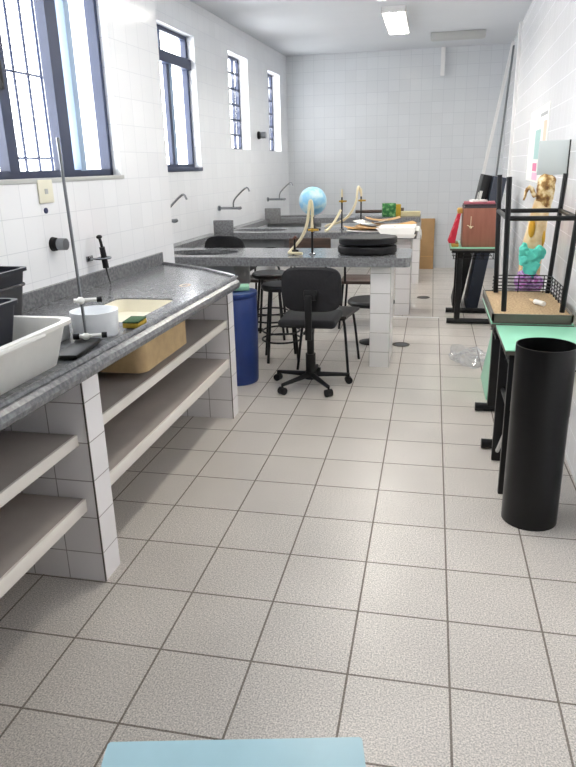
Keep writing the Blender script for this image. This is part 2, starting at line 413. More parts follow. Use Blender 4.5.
# ------------------------------------------------------------------ counter along the near wall
ZC = .89
def front(y): return -1.245+.02*(y-.5)
def rrect(x0, x1, y0, y1, r, n=5):
    P = []
    for cx, cy, a in ((x1-r, y1-r, 0), (x0+r, y1-r, 90), (x0+r, y0+r, 180), (x1-r, y0+r, 270)):
        for i in range(n+1):
            t = math.radians(a+90*i/n); P.append((cx+r*math.cos(t), cy+r*math.sin(t)))
    return P
wt = thing('worktop', 'long dark grey granite worktop with a sunken cream sink along the left wall', 'worktop', (-1.6, 0, 0))
def off(o, dx=1.6, dy=0): return o
def L(mb): return mb.xform(Matrix.Translation((1.6, 0, 0)))
sinkh = rrect(-1.66, -1.345, .88, 1.40, .05)
outer = [(front(-1.3), -1.3), (front(2.0), 2.0), (-1.215, 2.06), (-1.24, 2.11), (-1.30, 2.16), (xn(2.62)+.002, 2.62), (xn(-1.3)+.002, -1.3)]
L(MB().slab(outer, [sinkh], ZC-.055, ZC)).build('slab', M['granite'], wt, smooth=False)
rim = MB()
rim.tube([(front(-1.3)-.012, -1.3, ZC+.002), (front(0)-.012, 0, ZC+.002), (front(2.0)-.012, 2.0, ZC+.002), (-1.228, 2.06, ZC+.002), (-1.30, 2.14, ZC+.002), (-1.55, 2.375, ZC+.002), (xn(2.6)+.02, 2.59, ZC+.002)], .013, 8)
L(rim).build('rim', M['granite'], wt)
fr = MB().tube([(front(-1.3)+.002, -1.3, ZC-.028), (front(2.0)+.002, 2.0, ZC-.028)], .029, 10)
L(fr).build('front_edge', M['granite'], wt)
bs = MB(); bs.prism([(xn(-1.3), -1.3), (xn(-1.3)+.022, -1.3), (xn(2.64)+.022, 2.60), (xn(2.64), 2.64)], 'z', ZC, ZC+.075)
L(bs).build('backsplash', M['granite'], wt, smooth=False)
# the deep cream tub hanging under the opening
tb = MB(); X0, X1, Y0, Y1 = -1.70, -1.295, .85, 1.405
tb.prism(rrect(X0, X1, Y0, Y1, .045), 'z', .672, ZC-.056)
bm = tb.bm
top = [f for f in bm.faces if f.normal.z > .9]
bmesh.ops.delete(bm, geom=top, context='FACES')
tb_o = L(tb).build('sink_tub', M['tub_out'], wt)
ti = MB(); ti.prism(rrect(-1.659, -1.346, .881, 1.399, .049), 'z', ZC-.07, ZC-.006)
bmesh.ops.delete(ti.bm, geom=[f for f in ti.bm.faces if f.normal.z > .9], context='FACES')
L(ti).build('sink_basin', M['cream_tub'], wt)
st = MB().lathe([(.018, 0), (.026, .0015), (.03, .001), (.032, 0)], (-1.44, 1.78, ZC+.0005), 20, 1.0, 1.4)
L(st).build('ring_stain', plain('stain', 'b3a08c', .5), wt)

def pier(label, y0, y1, x1):
    p = thing('tiled_pier', label, 'pier', ((x1+xn(y0))/2, (y0+y1)/2, 0), 0)
    cx, cy = p.location.x, p.location.y
    q = MB().box(xn(y0)+.01-x1, 0, .012, .012+y1-y0, 0, ZC-.056).build('tile_body', M['pillar_tile'], p, smooth=False)
    q.location = (x1-cx, y0-cy-.012, 0)
    MB().box(x1-cx-.003, x1-cx+.002, y0-cy-.002, y0-cy+.003, 0, ZC-.06).build('corner_strip', M['grey_edge'], p, smooth=False)
    return p
pier('white tiled pier in the middle of the left worktop, between the two shelf bays', .315, .437, -1.285)
pier('white tiled end pier under the worktop, next to the blue barrel', 2.05, 2.165, -1.285)
pier('white tiled pier at the near end of the left worktop', -1.25, -1.15, -1.285)
def shelf(label, y0, y1, z1, th, lip=0, xr_=.295):
    p = thing('shelf', label, 'shelf', (-1.6, (y0+y1)/2, z1-th), 0, 'shelves under the worktop')
    cy = (y0+y1)/2
    MB().box(-.34, xr_, y0-cy, y1-cy, 0, th, .003).build('board', M['shelf'], p)
    MB().box(xr_, xr_+.011, y0-cy, y1-cy, -.012-lip, th, .002).build('edge_strip', M['shelf_edge'], p)
shelf('upper off-white shelf of the near bay, left of the middle pier', -1.149, .314, .61, .03, 0, .265)
shelf('lower off-white shelf of the near bay, left of the middle pier', -1.149, .314, .355, .04, 0, .265)
shelf('upper off-white shelf of the far bay, below the sink tub', .438, 2.049, .635, .03)
shelf('lower off-white shelf of the far bay, nearest the floor by the end pier', .438, 2.049, .39, .04)

# ------------------------------------------------------------------ lab benches across the room
ZB = .853
def bench(y0, label, splash, xp, xend=-.255):
    xw = xf(y0+.6)+.12
    b = thing('lab_bench', label, 'lab bench', (-1.2, y0, 0), 0)
    T = Matrix.Translation((1.2, -y0, 0))
    r = .05; out = [(xw, y0), (xend-r, y0)]
    for i in range(1, 6): t = math.radians(-90+18*i); out.append((xend-r+r*math.cos(t), y0+r+r*math.sin(t)))
    for i in range(0, 6): t = math.radians(18*i); out.append((xend-r+r*math.cos(t), y0+.6-r+r*math.sin(t)))
    out += [(xw, y0+.6)]
    hole = [(-1.93+.30*math.cos(2*PI*k/24), y0+.30+.17*math.sin(2*PI*k/24)) for k in range(24)]
    MB().slab(out, [hole], ZB-.066, ZB).xform(T).build('benchtop', M['granite_bench'], b, smooth=False)
    basin = MB().lathe([(1, 0), (.97, -.12), (.8, -.16), (0, -.17)], (-1.93, y0+.30, ZB-.03), 24, .30, .17)
    basin.xform(T).build('sink_basin', M['basin_dark'], b)
    ou = MB().box(-2.26, -1.60, y0+.08, y0+.56, ZB-.30, ZB-.067, .03)
    ou.xform(T).build('basin_underside', M['concrete'], b)
    pl = MB().box(0, .152, 0, .456, 0, ZB-.067).build('pillar', M['pillar_tile'], b, smooth=False); pl.location = (xp+1.2, .08, 0)
    if splash:
        MB().box(xw-.09, xw+.12, y0-.032, y0-.001, ZB-.066, ZB+.13, .004).xform(T).build('splash_block', M['granite_bench'], b)
    MB().box(xw+.0, xw+.12, y0+.1, y0+.5, .0, ZB-.067).xform(T).build('wall_pier', M['pier_tile'], b, smooth=False)
    return b
bench(3.2, 'nearest dark grey granite lab bench carrying the black cushions, tiled pillar at its end', False, -.545)
bench(5.09, 'middle grey granite lab bench covered in papers, with splash block at the wall', True, -.455)
bench(7.0, 'farthest grey granite lab bench with the green printed box on it', True, -.40)
def wall_ledge(y0, y1, label):
    led = MB()
    led.prism([(xf(y0)+.004, y0), (xf(y0)+.115, y0), (xf(y1)+.115, y1), (xf(y1)+.004, y1)], 'z', ZB-.066, ZB-.004)
    o = led.build('wall_ledge', M['granite_bench'], smooth=False)
    tag(o, label, 'ledge')
wall_ledge(2.95, 5.08, 'dark stone ledge on the left wall between the nearest and middle benches')
wall_ledge(5.70, 6.99, 'dark stone ledge on the left wall between the middle and farthest benches')

# ------------------------------------------------------------------ wall taps
def faucet(y, z, label):
    t = thing('wall_faucet', label, 'faucet', (xf(y), y, z), 0, 'chrome wall faucets')
    MB().cyl((0.002, 0, 0), (.02, 0, 0), .028, n=16).build('wall_flange', M['chrome'], t)
    MB().cyl((.0, 0, 0), (.24, 0, 0), .014, n=12).build('body', M['chrome'], t)
    MB().tube([(.17, 0, .0), (.172, 0, .07), (.21, 0, .12), (.30, 0, .20), (.335, 0, .215), (.355, 0, .17)], .009, 8, 1).build('spout', M['chrome'], t)
    MB().cyl((.24, -.025, 0), (.24, .025, 0), .017, n=12).build('handle', M['chrome'], t)
    return t
faucet(3.68, 1.09, 'chrome swan-neck wall faucet over the nearest bench, below the transom window')
faucet(5.39, 1.085, 'chrome swan-neck wall faucet over the middle bench sink')
faucet(7.3, 1.08, 'chrome swan-neck wall faucet over the farthest bench, near the back corner')

def valve(x, y, z, label, sc=1):
    t = thing('wall_valve', label, 'valve', (x, y, z), ang); t.scale = (sc, sc, sc)
    MB().cyl((.001, 0, 0), (.022, 0, 0), .036, .032, n=20).build('flange', M['black_plastic'], t)
    MB().cyl((.02, 0, 0), (.035, 0, 0), .012, n=12).build('stem', M['chrome'], t)
    MB().cyl((.035, 0, 0), (.075, 0, 0), .03, .029, n=20).build('knob', M['steel'], t)
valve(xn(1.385), 1.385, 1.16, 'round knob valve with black flange on the near left wall below the big window')
valve(xf(6.98), 6.98, 1.88, 'round knob valve high on the wall between the two narrow windows', 1.35)

t = thing('wall_outlet', 'cream outlet plate on the left wall just under the big window', 'outlet', (xn(1.375), 1.375, 1.415), ang)
MB().box(.001, .009, -.06, .06, -.055, .055, .003).build('plate', M['outlet'], t)
MB().box(.009, .011, -.012, .012, -.012, .012).build('socket', M['grey_plastic'], t)
o = MB().cyl((0.001, 0, 0), (.006, 0, 0), .014, n=16).build('cable_hole_cap', plain('cap_blue', '2a2f55', .5)); rot_wall(o, xn(1.36), 1.36, ang); o.location.z = 1.325
tag(o, 'small dark blue round cap on the tiles beneath the cream outlet', 'wall cap')

# hand piece in a ring holder
t = thing('ring_holder', 'chrome ring bracket on the left wall holding a black hand piece', 'bracket', (xn(1.70), 1.70, 1.045), ang)
MB().box(.001, .012, -.03, .03, -.015, .015, .003).build('wall_plate', M['chrome'], t)
MB().tube([(.01, -.01, 0), (.06, -.012, 0), (.10, .01, 0), (.11, .05, 0), (.085, .08, 0), (.05, .07, 0), (.045, .03, 0), (.05, -.005, 0)], .006, 8, 2).build('ring', M['chrome'], t)
t = thing('hand_piece', 'black hand piece with a cord tail hanging in the chrome wall ring', 'hand piece', (xn(1.73)+.075, 1.735, 1.04), ang)
MB().cyl((0, .008, -.05), (0, -.012, .065), .017, .015, n=14).build('grip', M['black_plastic'], t)
MB().tube([(0, -.012, .065), (0, -.02, .095), (0, -.028, .115)], .008, 8).sphere((0, -.03, .122), .014, (1, 1.6, .8)).build('lever', M['black_plastic'], t)
MB().tube([(0, .008, -.05), (.002, .016, -.09), (.006, .03, -.148)], [.006, .004, .0025], 6).build('cord', M['black_plastic'], t)

# ------------------------------------------------------------------ things on the worktop
def open_box(mb, x0, x1, y0, y1, z0, z1, th, taper=.0, lip=0, rad=.02):
    """open topped tub: outer taper inwards at the base"""
    n = 4
    def ring(dx, z): return [(x, y, z) for x, y in rrect(x0+dx, x1-dx, y0+dx, y1-dx, max(rad, .004), n)]
    prof = [(taper, z0), (0, z1)]
    if lip: prof += [(-lip, z1), (-lip, z1+.012)]
    prof += [(th-lip*0, z1+(.012 if lip else 0)), (taper+th, z0+th)]
    R = [[mb.bm.verts.new(p) for p in ring(d, z)] for d, z in prof]
    for A, B in zip(R, R[1:]):
        for k in range(len(A)): mb.bm.faces.new((A[k], A[(k+1) % len(A)], B[(k+1) % len(A)], B[k]))
    mb.bm.faces.new(R[0][::-1]); mb.bm.faces.new(R[-1]); return mb
t = thing('plastic_tub', 'large white plastic tub with a rolled rim at the near end of the worktop', 'tub', (-1.46, .03, ZC+.001), 0)
open_box(MB(), -.175, .165, -.42, .285, 0, .135, .006, .03, .016, .05).build('body', M['tub_plastic'], t)
MB().tube([(.178, -.30, .132), (.186, -.1, .138), (.178, .1, .132)], .009, 8, 1).build('rim_handle', M['tub_plastic'], t)
t = thing('storage_bin', 'tall navy plastic bin standing behind the white tub against the left wall', 'bin', (-1.745, .375, ZC+.077))
open_box(MB(), -.14, .14, -.25, .2, -.076, .19, .005, .03, .01, .03).build('body', M['navy_plastic'], t)
MB().tube([(x, y, .14) for x, y in rrect(-.137, .137, -.247, .197, .03)], .006, 6, closed=True).build('rim_band', M['navy_plastic'], t)
t = thing('storage_bin', 'smaller navy plastic bin standing inside the white tub', 'bin', (-1.50, .0, ZC+.007))
open_box(MB(), -.10, .10, -.26, .20, 0, .215, .005, .03, .008, .03).build('body', M['navy_plastic'], t)

t = thing('retort_stand', 'retort stand with tall steel rod and black base on the worktop', 'retort stand', (-1.335, .415, ZC+.005))
MB().box(-.045, .04, -.12, .12, .0, .016, .004, rot=Matrix.Rotation(.12, 3, 'Z')).build('base', M['black_metal'], t)
MB().cyl((-.015, .09, .016), (-.015, .06, .72), .0055, n=10).build('rod', M['steel'], t)
for z, s, k in ((.03, 1, 0), (.165, 1, 1)):
    c = MB().cyl((-.04, .085-z*.05, z), (.035, .085-z*.05+.03, z), .007, n=10).sphere((-.015, .088-z*.05, z), .014)
    q = c.build('clamp_boss', M['white_plastic'], t)
    MB().cyl((.035, .085-z*.05+.03, z), (.052, .085-z*.05+.037, z), .011, n=12).build('knob', M['black_plastic'], q)
    if k == 0: MB().cyl((-.04, .085-z*.05, z), (-.06, .085-z*.05-.008, z), .012, n=12).build('knob', M['black_plastic'], q)
o = MB().lathe([(0, 0), (.082, 0), (.086, .01), (.092, .1), (.088, .1), (.081, .012), (0, .008)], (0, 0, 0), 36).build('round_container', M['milky'])
o.location = (-1.39, .655, ZC+.001); tag(o, 'round milky white open container next to the retort stand', 'container')
o = MB().box(-.05, .05, -.08, .08, 0, .062, .006).build('small_box', M['grey_plastic']); o.location = (-1.52, .52, ZC+.001)
tag(o, 'small pale grey box on the worktop behind the retort stand', 'box')
t = thing('sponge', 'yellow and green scouring sponge on the front ledge beside the sink', 'sponge', (-1.30, .815, ZC+.004), .1)
MB().box(-.034, .034, -.055, .055, 0, .02, .004).build('foam', M['sponge_y'], t)
MB().box(-.034, .034, -.055, .055, .02, .028, .003).build('scour_pad', M['sponge_g'], t)

# ------------------------------------------------------------------ blue barrel
t = thing('barrel', 'blue plastic barrel standing between the worktop end and the nearest bench', 'barrel', (-1.475, 2.82, 0))
MB().lathe([(0, 0), (.15, 0), (.155, .02), (.16, .2), (.162, .4), (.16, .62), (.15, .635), (.0, .635)], n=40).build('body', M['blue_barrel'], t)
MB().lathe([(.0, .0), (.165, 0), (.168, .012), (.165, .03), (.15, .032), (.0, .026)], (0, 0, .636), 40).build('lid', M['blue_barrel'], t)
o = MB().box(-.085, .085, -.06, .06, 0, .03, .003).build('notebook', M['mint_book']); o.location = (-1.46, 2.86, .671); o.rotation_euler = (0, 0, .3)
tag(o, 'pale mint notebook lying on the lid of the blue barrel', 'notebook')

# ------------------------------------------------------------------ seating
def office_chair(loc, rz, label):
    t = thing('office_chair', label, 'chair', loc, rz)
    # backrest: rounded pad, curved; local +y is the seat direction
    b = MB(); n = 10; W, Hh = .2, .148
    poly = []
    for i in range(48):
        a = 2*PI*i/48; c, s_ = math.cos(a), math.sin(a)
        poly.append((W*math.copysign(abs(c)**.45, c), Hh*math.copysign(abs(s_)**.5, s_)))
    rings = []
    for k, (sc, dy) in enumerate(((0.0, -.018), (.5, -.018), (.93, -.012), (1, 0), (1, .02), (.93, .034), (.5, .045), (0, .046))):
        if sc == 0: rings.append([b.bm.verts.new((0, dy, 0))])
        else: rings.append([b.bm.verts.new((x*sc, dy+.28*(x*sc)**2*0-.35*(x*sc)**2*-1, z*sc)) for x, z in poly])
    for A, B in zip(rings, rings[1:]):
        for i in range(48):
            j = (i+1) % 48
            if len(A) == 1: b.bm.faces.new((A[0], B[j], B[i]))
            elif len(B) == 1: b.bm.faces.new((A[i], A[j], B[0]))
            else: b.bm.faces.new((A[i], A[j], B[j], B[i]))
    b.xform(Matrix.Translation((.045, -.21, .73)) @ Matrix.Rotation(.08, 4, 'X')); b.build('backrest', M['black_fabric'], t)
    br = MB().box(0, .09, -.245, -.222, .665, .735, .01); br.box(.01, .055, -.262, -.238, .40, .70, .006)
    br.box(-.005, .045, -.25, .05, .435, .4545, .004); br.build('back_bracket', M['black_plastic'], t)
    s_ = MB().box(-.2, .2, -.17, .24, .455, .515, .028, 3); s_.build('seat', M['black_fabric'], t)
    MB().cyl((0, 0, .09), (0, 0, .455), .026, n=16).cyl((0, 0, .06), (0, 0, .24), .036, n=16).build('gas_column', M['black_plastic'], t)
    MB().cyl((0, 0, .055), (0, 0, .11), .045, .04, n=16).build('hub', M['black_plastic'], t)
    for k in range(5):
        a = math.radians(18+72*k); d = Vector((math.cos(a), math.sin(a), 0))
        l = MB().tube([d*.03+Vector((0, 0, .085)), d*.27+Vector((0, 0, .068))], [.02, .013], 8)
        lg = l.build('leg', M['black_plastic'], t)
        n_ = Vector((-d.y, d.x, 0)); p = d*.275+Vector((0, 0, .026))
        MB().cyl(p-n_*.024, p+n_*.024, .026, n=16).cyl(p+Vector((0, 0, .0)), p+Vector((0, 0, .05)), .008, n=8).build('caster', M['black_plastic'], lg)
    return t
office_chair((-.915, 2.77, 0), .0, 'black fabric swivel office chair on five casters, back to us at the nearest bench')

def round_stool(loc, rz, h, r, label, ring=True):
    t = thing('round_stool', label, 'stool', loc, rz, 'black round lab stools')
    MB().lathe([(0, h-.045), (r-.01, h-.045), (r, h-.03), (r, h-.012), (r-.012, h), (0, h+.004)], n=32).build('seat', M['stool_top'], t)
    for k in range(4):
        a = PI/4+k*PI/2; d = Vector((math.cos(a), math.sin(a), 0))
        MB().cyl(d*(r*.72)+Vector((0, 0, h-.045)), d*(r*1.12), .0115, n=10).build('leg', M['black_metal'], t)
    for z in ((.17, .24) if ring else ()):
        rr = r*(1.12-.40*z/h)
        MB().tube([(rr*math.cos(2*PI*k/28), rr*math.sin(2*PI*k/28), z) for k in range(28)], .008, 8, closed=True).build('foot_ring', M['black_metal'], t)
    return t
s0 = round_stool((-1.27, 3.42, 0), .3, .62, .155, 'black round stool with foot rings between the blue barrel and the swivel chair')
s1 = round_stool((-1.52, 4.12, 0), .1, .60, .165, 'black round stool farther back behind the blue barrel')
# pedestal stool behind the pillar
t = thing('pedestal_stool', 'low black round pedestal stool half hidden behind the tiled pillar of the nearest bench', 'stool', (-.60, 4.02, 0))
MB().lathe([(0, .345), (.19, .345), (.205, .36), (.205, .375), (.19, .39), (0, .393)], n=36).build('seat', M['stool_top'], t)
MB().cyl((0.02, 0, .02), (0.02, 0, .35), .02, n=14).build('column', M['black_metal'], t)
MB().lathe([(0, 0), (.10, 0), (.1, .012), (.03, .03), (0, .03)], n=28).build('base', M['black_metal'], t)
# plain four-legged seat just behind the office chair
t = thing('metal_seat', 'low four-legged seat with dark brown top, right behind the swivel chair', 'chair', (-.865, 3.31, 0), -.1)
MB().prism([(-.2, -.17), (.18, -.19), (.205, .18), (-.19, .19)], 'z', .415, .435).build('seat', M['brown_seat'], t)
MB().tube([(-.17, -.15, .405), (.16, -.16, .405), (.17, .16, .405), (-.17, .16, .405)], .01, 8, closed=True).build('seat_frame', M['black_metal'], t)
for sx, sy in ((-1, -1), (1, -1), (1, 1), (-1, 1)):
    MB().tube([(sx*.15, sy*.15, .405), (sx*.165, sy*.165, .36), (sx*.20, sy*.20, 0)], .0105, 8, 1).build('leg', M['black_metal'], t)
# drafting chair with a curved black back behind the nearest bench
t = thing('drafting_chair', 'black chair with a wide curved back rising behind the sink of the nearest bench', 'chair', (-1.89, 4.18, 0))
MB().box(-.20, .20, -.18, .18, .60, .66, .03, 3).build('seat', M['black_fabric'], t)
b = MB(); n = 16; R_ = []
for k in range(n+1):
    a = math.radians(-32+64*k/n); x = .36*math.sin(a); y = -.62+.40*math.cos(a)*-1+.78
    hgt = .12*math.sqrt(max(0, 1-(abs(k-n/2)/(n/2))**3))+.02
    R_.append([b.bm.verts.new(p) for p in ((x, y, .78), (x, y-.03, .78), (x, y-.03, .80+hgt), (x, y, .80+hgt))])
for A, B in zip(R_, R_[1:]):
    for k in range(4): b.bm.faces.new((A[k], A[(k+1) % 4], B[(k+1) % 4], B[k]))
b.bm.faces.new(R_[0]); b.bm.faces.new(R_[-1][::-1]); b.build('backrest', M['black_fabric'], t)
MB().box(-.03, .03, -.215, -.19, .60, .80, .005).build('back_bracket', M['black_plastic'], t)
MB().cyl((0, 0, .05), (0, 0, .6), .03, n=14).build('gas_column', M['black_plastic'], t)
for k in range(5):
    a = 2*PI*k/5+.4
    MB().tube([(0.02*math.cos(a), .02*math.sin(a), .06), (.26*math.cos(a), .26*math.sin(a), .02)], [.022, .018], 8).build('leg', M['black_plastic'], t)
# tube-armed chair
def tube_chair(loc, rz, label, seatmat, backmat, backh=.0, arms=True):
    t = thing('tube_chair', label, 'chair', loc, rz)
    MB().box(-.2, .2, -.2, .2, .43, .465, .015).build('seat', seatmat, t)
    for sx, sy in ((-1, -1), (1, -1), (1, 1), (-1, 1)):
        MB().cyl((sx*.17, sy*.17, .435), (sx*.205, sy*.205, 0), .011, n=8).build('leg', M['black_metal'], t)
    if arms:
        for sx in (-1, 1):
            MB().tube([(sx*.2, -.19, .44), (sx*.21, -.20, .60), (sx*.19, -.08, .72), (sx*.19, .1, .72), (sx*.2, .19, .6), (sx*.2, .19, .44)], .011, 8, 2).build('arm', M['black_metal'], t)
    if backh:
        MB().box(-.2, .2, .185, .21, .60, backh, .012).build('backrest', backmat, t)
        for sx in (-1, 1): MB().cyl((sx*.15, .19, .44), (sx*.15, .20, .66), .011, n=8).build('back_post', M['black_metal'], t)
    return t
tube_chair((-1.70, 4.72, 0), 1.5, 'black chair with looping tube arms under the bench, beyond the round stools', M['brown_seat'], M['brown_seat'])
tube_chair((-1.225, 4.72, 0), PI, 'chair with tall brown wooden back behind the gas tap of the nearest bench', M['brown_wood'], M['brown_wood'], .86, False)
tube_chair((-.74, 4.70, 0), PI, 'chair with tall brown wooden back behind the stacked black cushions', M['brown_wood'], M['brown_wood'], .86, False)
o = MB().box(-.07, .07, -.12, .12, 0, .02, .004).build('floor_slab', M['grey_plastic']); o.location = (-.84, 5.72, 0.001)
tag(o, 'flat pale slab lying on the floor under the middle bench', 'slab')

# ------------------------------------------------------------------ on the nearest bench
def cushion(loc, rx, ry, h, rz, label):
    o = MB().lathe([(0, 0), (.96, 0), (1, h*.15), (1, h*.85), (.97, h), (.5, h*1.02), (0, h*1.03)], n=40, sx=rx, sy=ry).jitter(.004, 14).build('round_cushion', M['black_cushion'])
    o.location = loc; o.rotation_euler = (0, 0, rz); tag(o, label, 'cushion', 'black round cushions on the bench')
cushion((-.59, 3.48, ZB+.006), .225, .19, .055, 0, 'black flat round cushion directly on the bench top, bottom of the pile')
cushion((-.585, 3.48, ZB+.076), .225, .19, .05, .4, 'black flat round cushion on top of the pile on the nearest bench')
def gas_tap(loc, h, label, short=False):
    t = thing('gas_tap', label, 'gas tap', loc, 0)
    MB().lathe([(0, 0), (.025, 0), (.025, .008), (.012, .016), (0, .016)], n=20).build('base', M['chrome'] if not short else M['black_metal'], t)
    MB().cyl((0, 0, .01), (0, 0, h), .0085, n=10).build('post', M['black_metal'], t)
    if short:
        MB().box(-.02, .03, -.012, .012, .015, .04, .004).build('valve', M['black_metal'], t)
        MB().cyl((-.01, 0, h), (.012, 0, h+.02), .012, n=10).build('nozzle', plain('tap_brown', '5a2f22', .5), t)
    else:
        MB().cyl((0, 0, h-.03), (0, 0, h+.05), .012, .009, n=10).build('hose_sleeve', M['hose'], t)
        MB().cyl((-.03, 0, h*.8), (.05, 0, h*.8), .009, n=8).sphere((0, 0, h*.8), .016).build('valve', M['brass'], t)
    return t
gas_tap((-1.005, 3.40, ZB), .23, 'tall black gas tap with brass valve on the nearest bench, its hose looped up')
gas_tap((-1.135, 3.36, ZB), .12, 'short black gas tap beside the hose on the nearest bench', True)
def hose(pts, r, label):
    o = MB().tube(pts, r, 8, 3).build('rubber_hose', M['hose']); tag(o, label, 'hose')
hose([(-1.07, 3.33, ZB+.014), (-1.12, 3.34, ZB+.013), (-1.19, 3.36, ZB+.013), (-1.17, 3.40, ZB+.03), (-1.08, 3.41, ZB+.13), (-1.035, 3.40, ZB+.25), (-1.02, 3.39, ZB+.40), (-1.005, 3.39, ZB+.40), (-1.0, 3.40, ZB+.33), (-1.003, 3.40, ZB+.282)], .012,
     'cream rubber hose looping from the gas tap down to the nearest bench top')

# ------------------------------------------------------------------ on the middle bench
t = thing('globe', 'light blue terrestrial globe on a dark stand on the middle bench', 'globe', (-1.345, 5.40, ZB))
MB().sphere((0, 0, .295), .145, u=32, v=20).build('ball', M['globe'], t)
MB().cyl((0, 0, .02), (0, 0, .15), .014, n=12).build('stem', M['black_plastic'], t)
MB().lathe([(0, 0), (.085, 0), (.08, .012), (.03, .024), (0, .024)], n=28).build('base', M['black_plastic'], t)
gas_tap((-1.04, 5.42, ZB), .36, 'black gas tap with brass valve on the middle bench, left of its neighbour')
gas_tap((-.85, 5.52, ZB), .36, 'black gas tap with brass valve on the middle bench, behind the paper heap')
hose([(-1.05, 5.40, ZB+.20), (-1.07, 5.36, ZB+.15), (-1.12, 5.28, ZB+.06), (-1.16, 5.2, ZB+.013), (-1.18, 5.17, ZB+.013)], .013, 'cream hose slanting down from the left gas tap of the middle bench')
hose([(-.85, 5.51, ZB+.355), (-.87, 5.48, ZB+.44), (-.885, 5.46, ZB+.40), (-.89, 5.45, ZB+.28), (-.96, 5.47, ZB+.14), (-1.08, 5.52, ZB+.06), (-1.2, 5.55, ZB+.04), (-1.24, 5.56, ZB+.016)], .013, 'cream hose sagging from the right gas tap of the middle bench towards the globe')
def sheet(x, y, z, w, d, rz, mat, label, curl=.012, cat='paper', name='paper_sheet'):
    b = MB(); n = 8; th = .003; a_ = [[], []]
    for i in range(n+1):
        for j in range(2):
            for k in range(2):
                u = i/n-.5; v = j-.5
                a_[k].append(b.bm.verts.new((u*w, v*d, th*k+curl*(2*u)**2)))
    for k in range(2):
        for i in range(n):
            q = a_[k]; b.bm.faces.new((q[2*i], q[2*i+1], q[2*i+3], q[2*i+2]))
    for i in range(n):
        for j in (0, 1): b.bm.faces.new((a_[0][2*i+j], a_[0][2*i+2+j], a_[1][2*i+2+j], a_[1][2*i+j]))
    for i in (0, n): b.bm.faces.new((a_[0][2*i], a_[0][2*i+1], a_[1][2*i+1], a_[1][2*i]))
    o = b.build(name, mat); o.location = (x, y, z); o.rotation_euler = (0, 0, rz); tag(o, label, cat, 'sheets heaped on the middle bench')
P, Cb, C2 = M['paper'], M['cardboard'], M['cardboard2']
sheet(-.72, 5.30, ZB+.001, .50, .34, .10, P, 'large white paper at the bottom of the heap on the middle bench')
sheet(-.80, 5.36, ZB+.016, .40, .28, .30, C2, 'tan cardboard sheet at the left of the heap', .02, 'cardboard', 'cardboard_sheet')
sheet(-.66, 5.28, ZB+.030, .42, .26, -.10, Cb, 'brown cardboard sheet across the middle of the heap', .022, 'cardboard', 'cardboard_sheet')
sheet(-.50, 5.42, ZB+.044, .44, .28, .2, C2, 'tan cardboard sheet at the right of the heap', .024, 'cardboard', 'cardboard_sheet')
sheet(-.74, 5.40, ZB+.062, .30, .22, -.35, P, 'small white paper topping the heap on the middle bench', .03)
sheet(-.62, 5.52, ZB+.085, .36, .22, .12, Cb, 'brown cardboard sheet topping the heap, behind the small white paper', .03, 'cardboard', 'cardboard_sheet')
b = MB(); pr = [(-.62, ZB+.036), (-.45, ZB+.022), (-.30, ZB+.016), (-.235, ZB+.010), (-.215, ZB-.03), (-.21, ZB-.075)]
for (xa, za), (xb_, zb_) in zip(pr, pr[1:]):
    for k, (yy0, yy1) in enumerate(((5.105, 5.30), (5.30, 5.56))):
        b.quad((xa, yy0, za), (xb_, yy0, zb_), (xb_, yy1, zb_+.004*k), (xa, yy1, za+.004*k))
bmesh.ops.remove_doubles(b.bm, verts=b.bm.verts, dist=1e-5)
ex = bmesh.ops.extrude_face_region(b.bm, geom=list(b.bm.faces)); bmesh.ops.translate(b.bm, verts=[v for v in ex['geom'] if isinstance(v, bmesh.types.BMVert)], vec=(.001, 0, .003))
o = b.build('paper_sheet', P); tag(o, 'white paper hanging over the right end of the middle bench', 'paper', 'sheets heaped on the middle bench')
b = MB(); pr = [(5.30, ZB+.056), (5.16, ZB+.05), (5.09, ZB+.040), (5.07, ZB-.02), (5.066, ZB-.055)]
for (ya, za), (yb, zb_) in zip(pr, pr[1:]): b.quad((-.66, ya, za), (-.26, ya, za), (-.28, yb, zb_), (-.60, yb, zb_))
bmesh.ops.remove_doubles(b.bm, verts=b.bm.verts, dist=1e-5)
ex = bmesh.ops.extrude_face_region(b.bm, geom=list(b.bm.faces)); bmesh.ops.translate(b.bm, verts=[v for v in ex['geom'] if isinstance(v, bmesh.types.BMVert)], vec=(0, -.001, .003))
o = b.build('paper_sheet', P); tag(o, 'white paper drooping over the front edge of the middle bench', 'paper', 'sheets heaped on the middle bench')

# ------------------------------------------------------------------ on the farthest bench
t = thing('printed_box', 'green printed carton on the farthest bench', 'box', (-.66, 7.18, ZB), .15)
MB().box(-.085, .085, -.05, .05, 0, .165, .004).build('carton', M['green_box'], t)
MB().box(.086, .15, -.045, .045, 0, .15, .004).build('side_flap', M['sponge_y'], t)
o = MB().cyl((-.34, 0, 0), (.16, 0, 0), .022, n=14).cyl((.16, 0, 0), (.30, 0, 0), .045, n=16).build('wooden_roller', M['brown_wood']); o.location = (-.78, 7.45, ZB+.046)
tag(o, 'long brown wooden roller lying behind the green carton', 'roller')
o = MB().box(-.14, .14, -.10, .10, 0, .05, .004).build('book', M['beige_book']); o.location = (-.40, 7.30, ZB+.001); tag(o, 'thick beige book at the right end of the farthest bench', 'book')

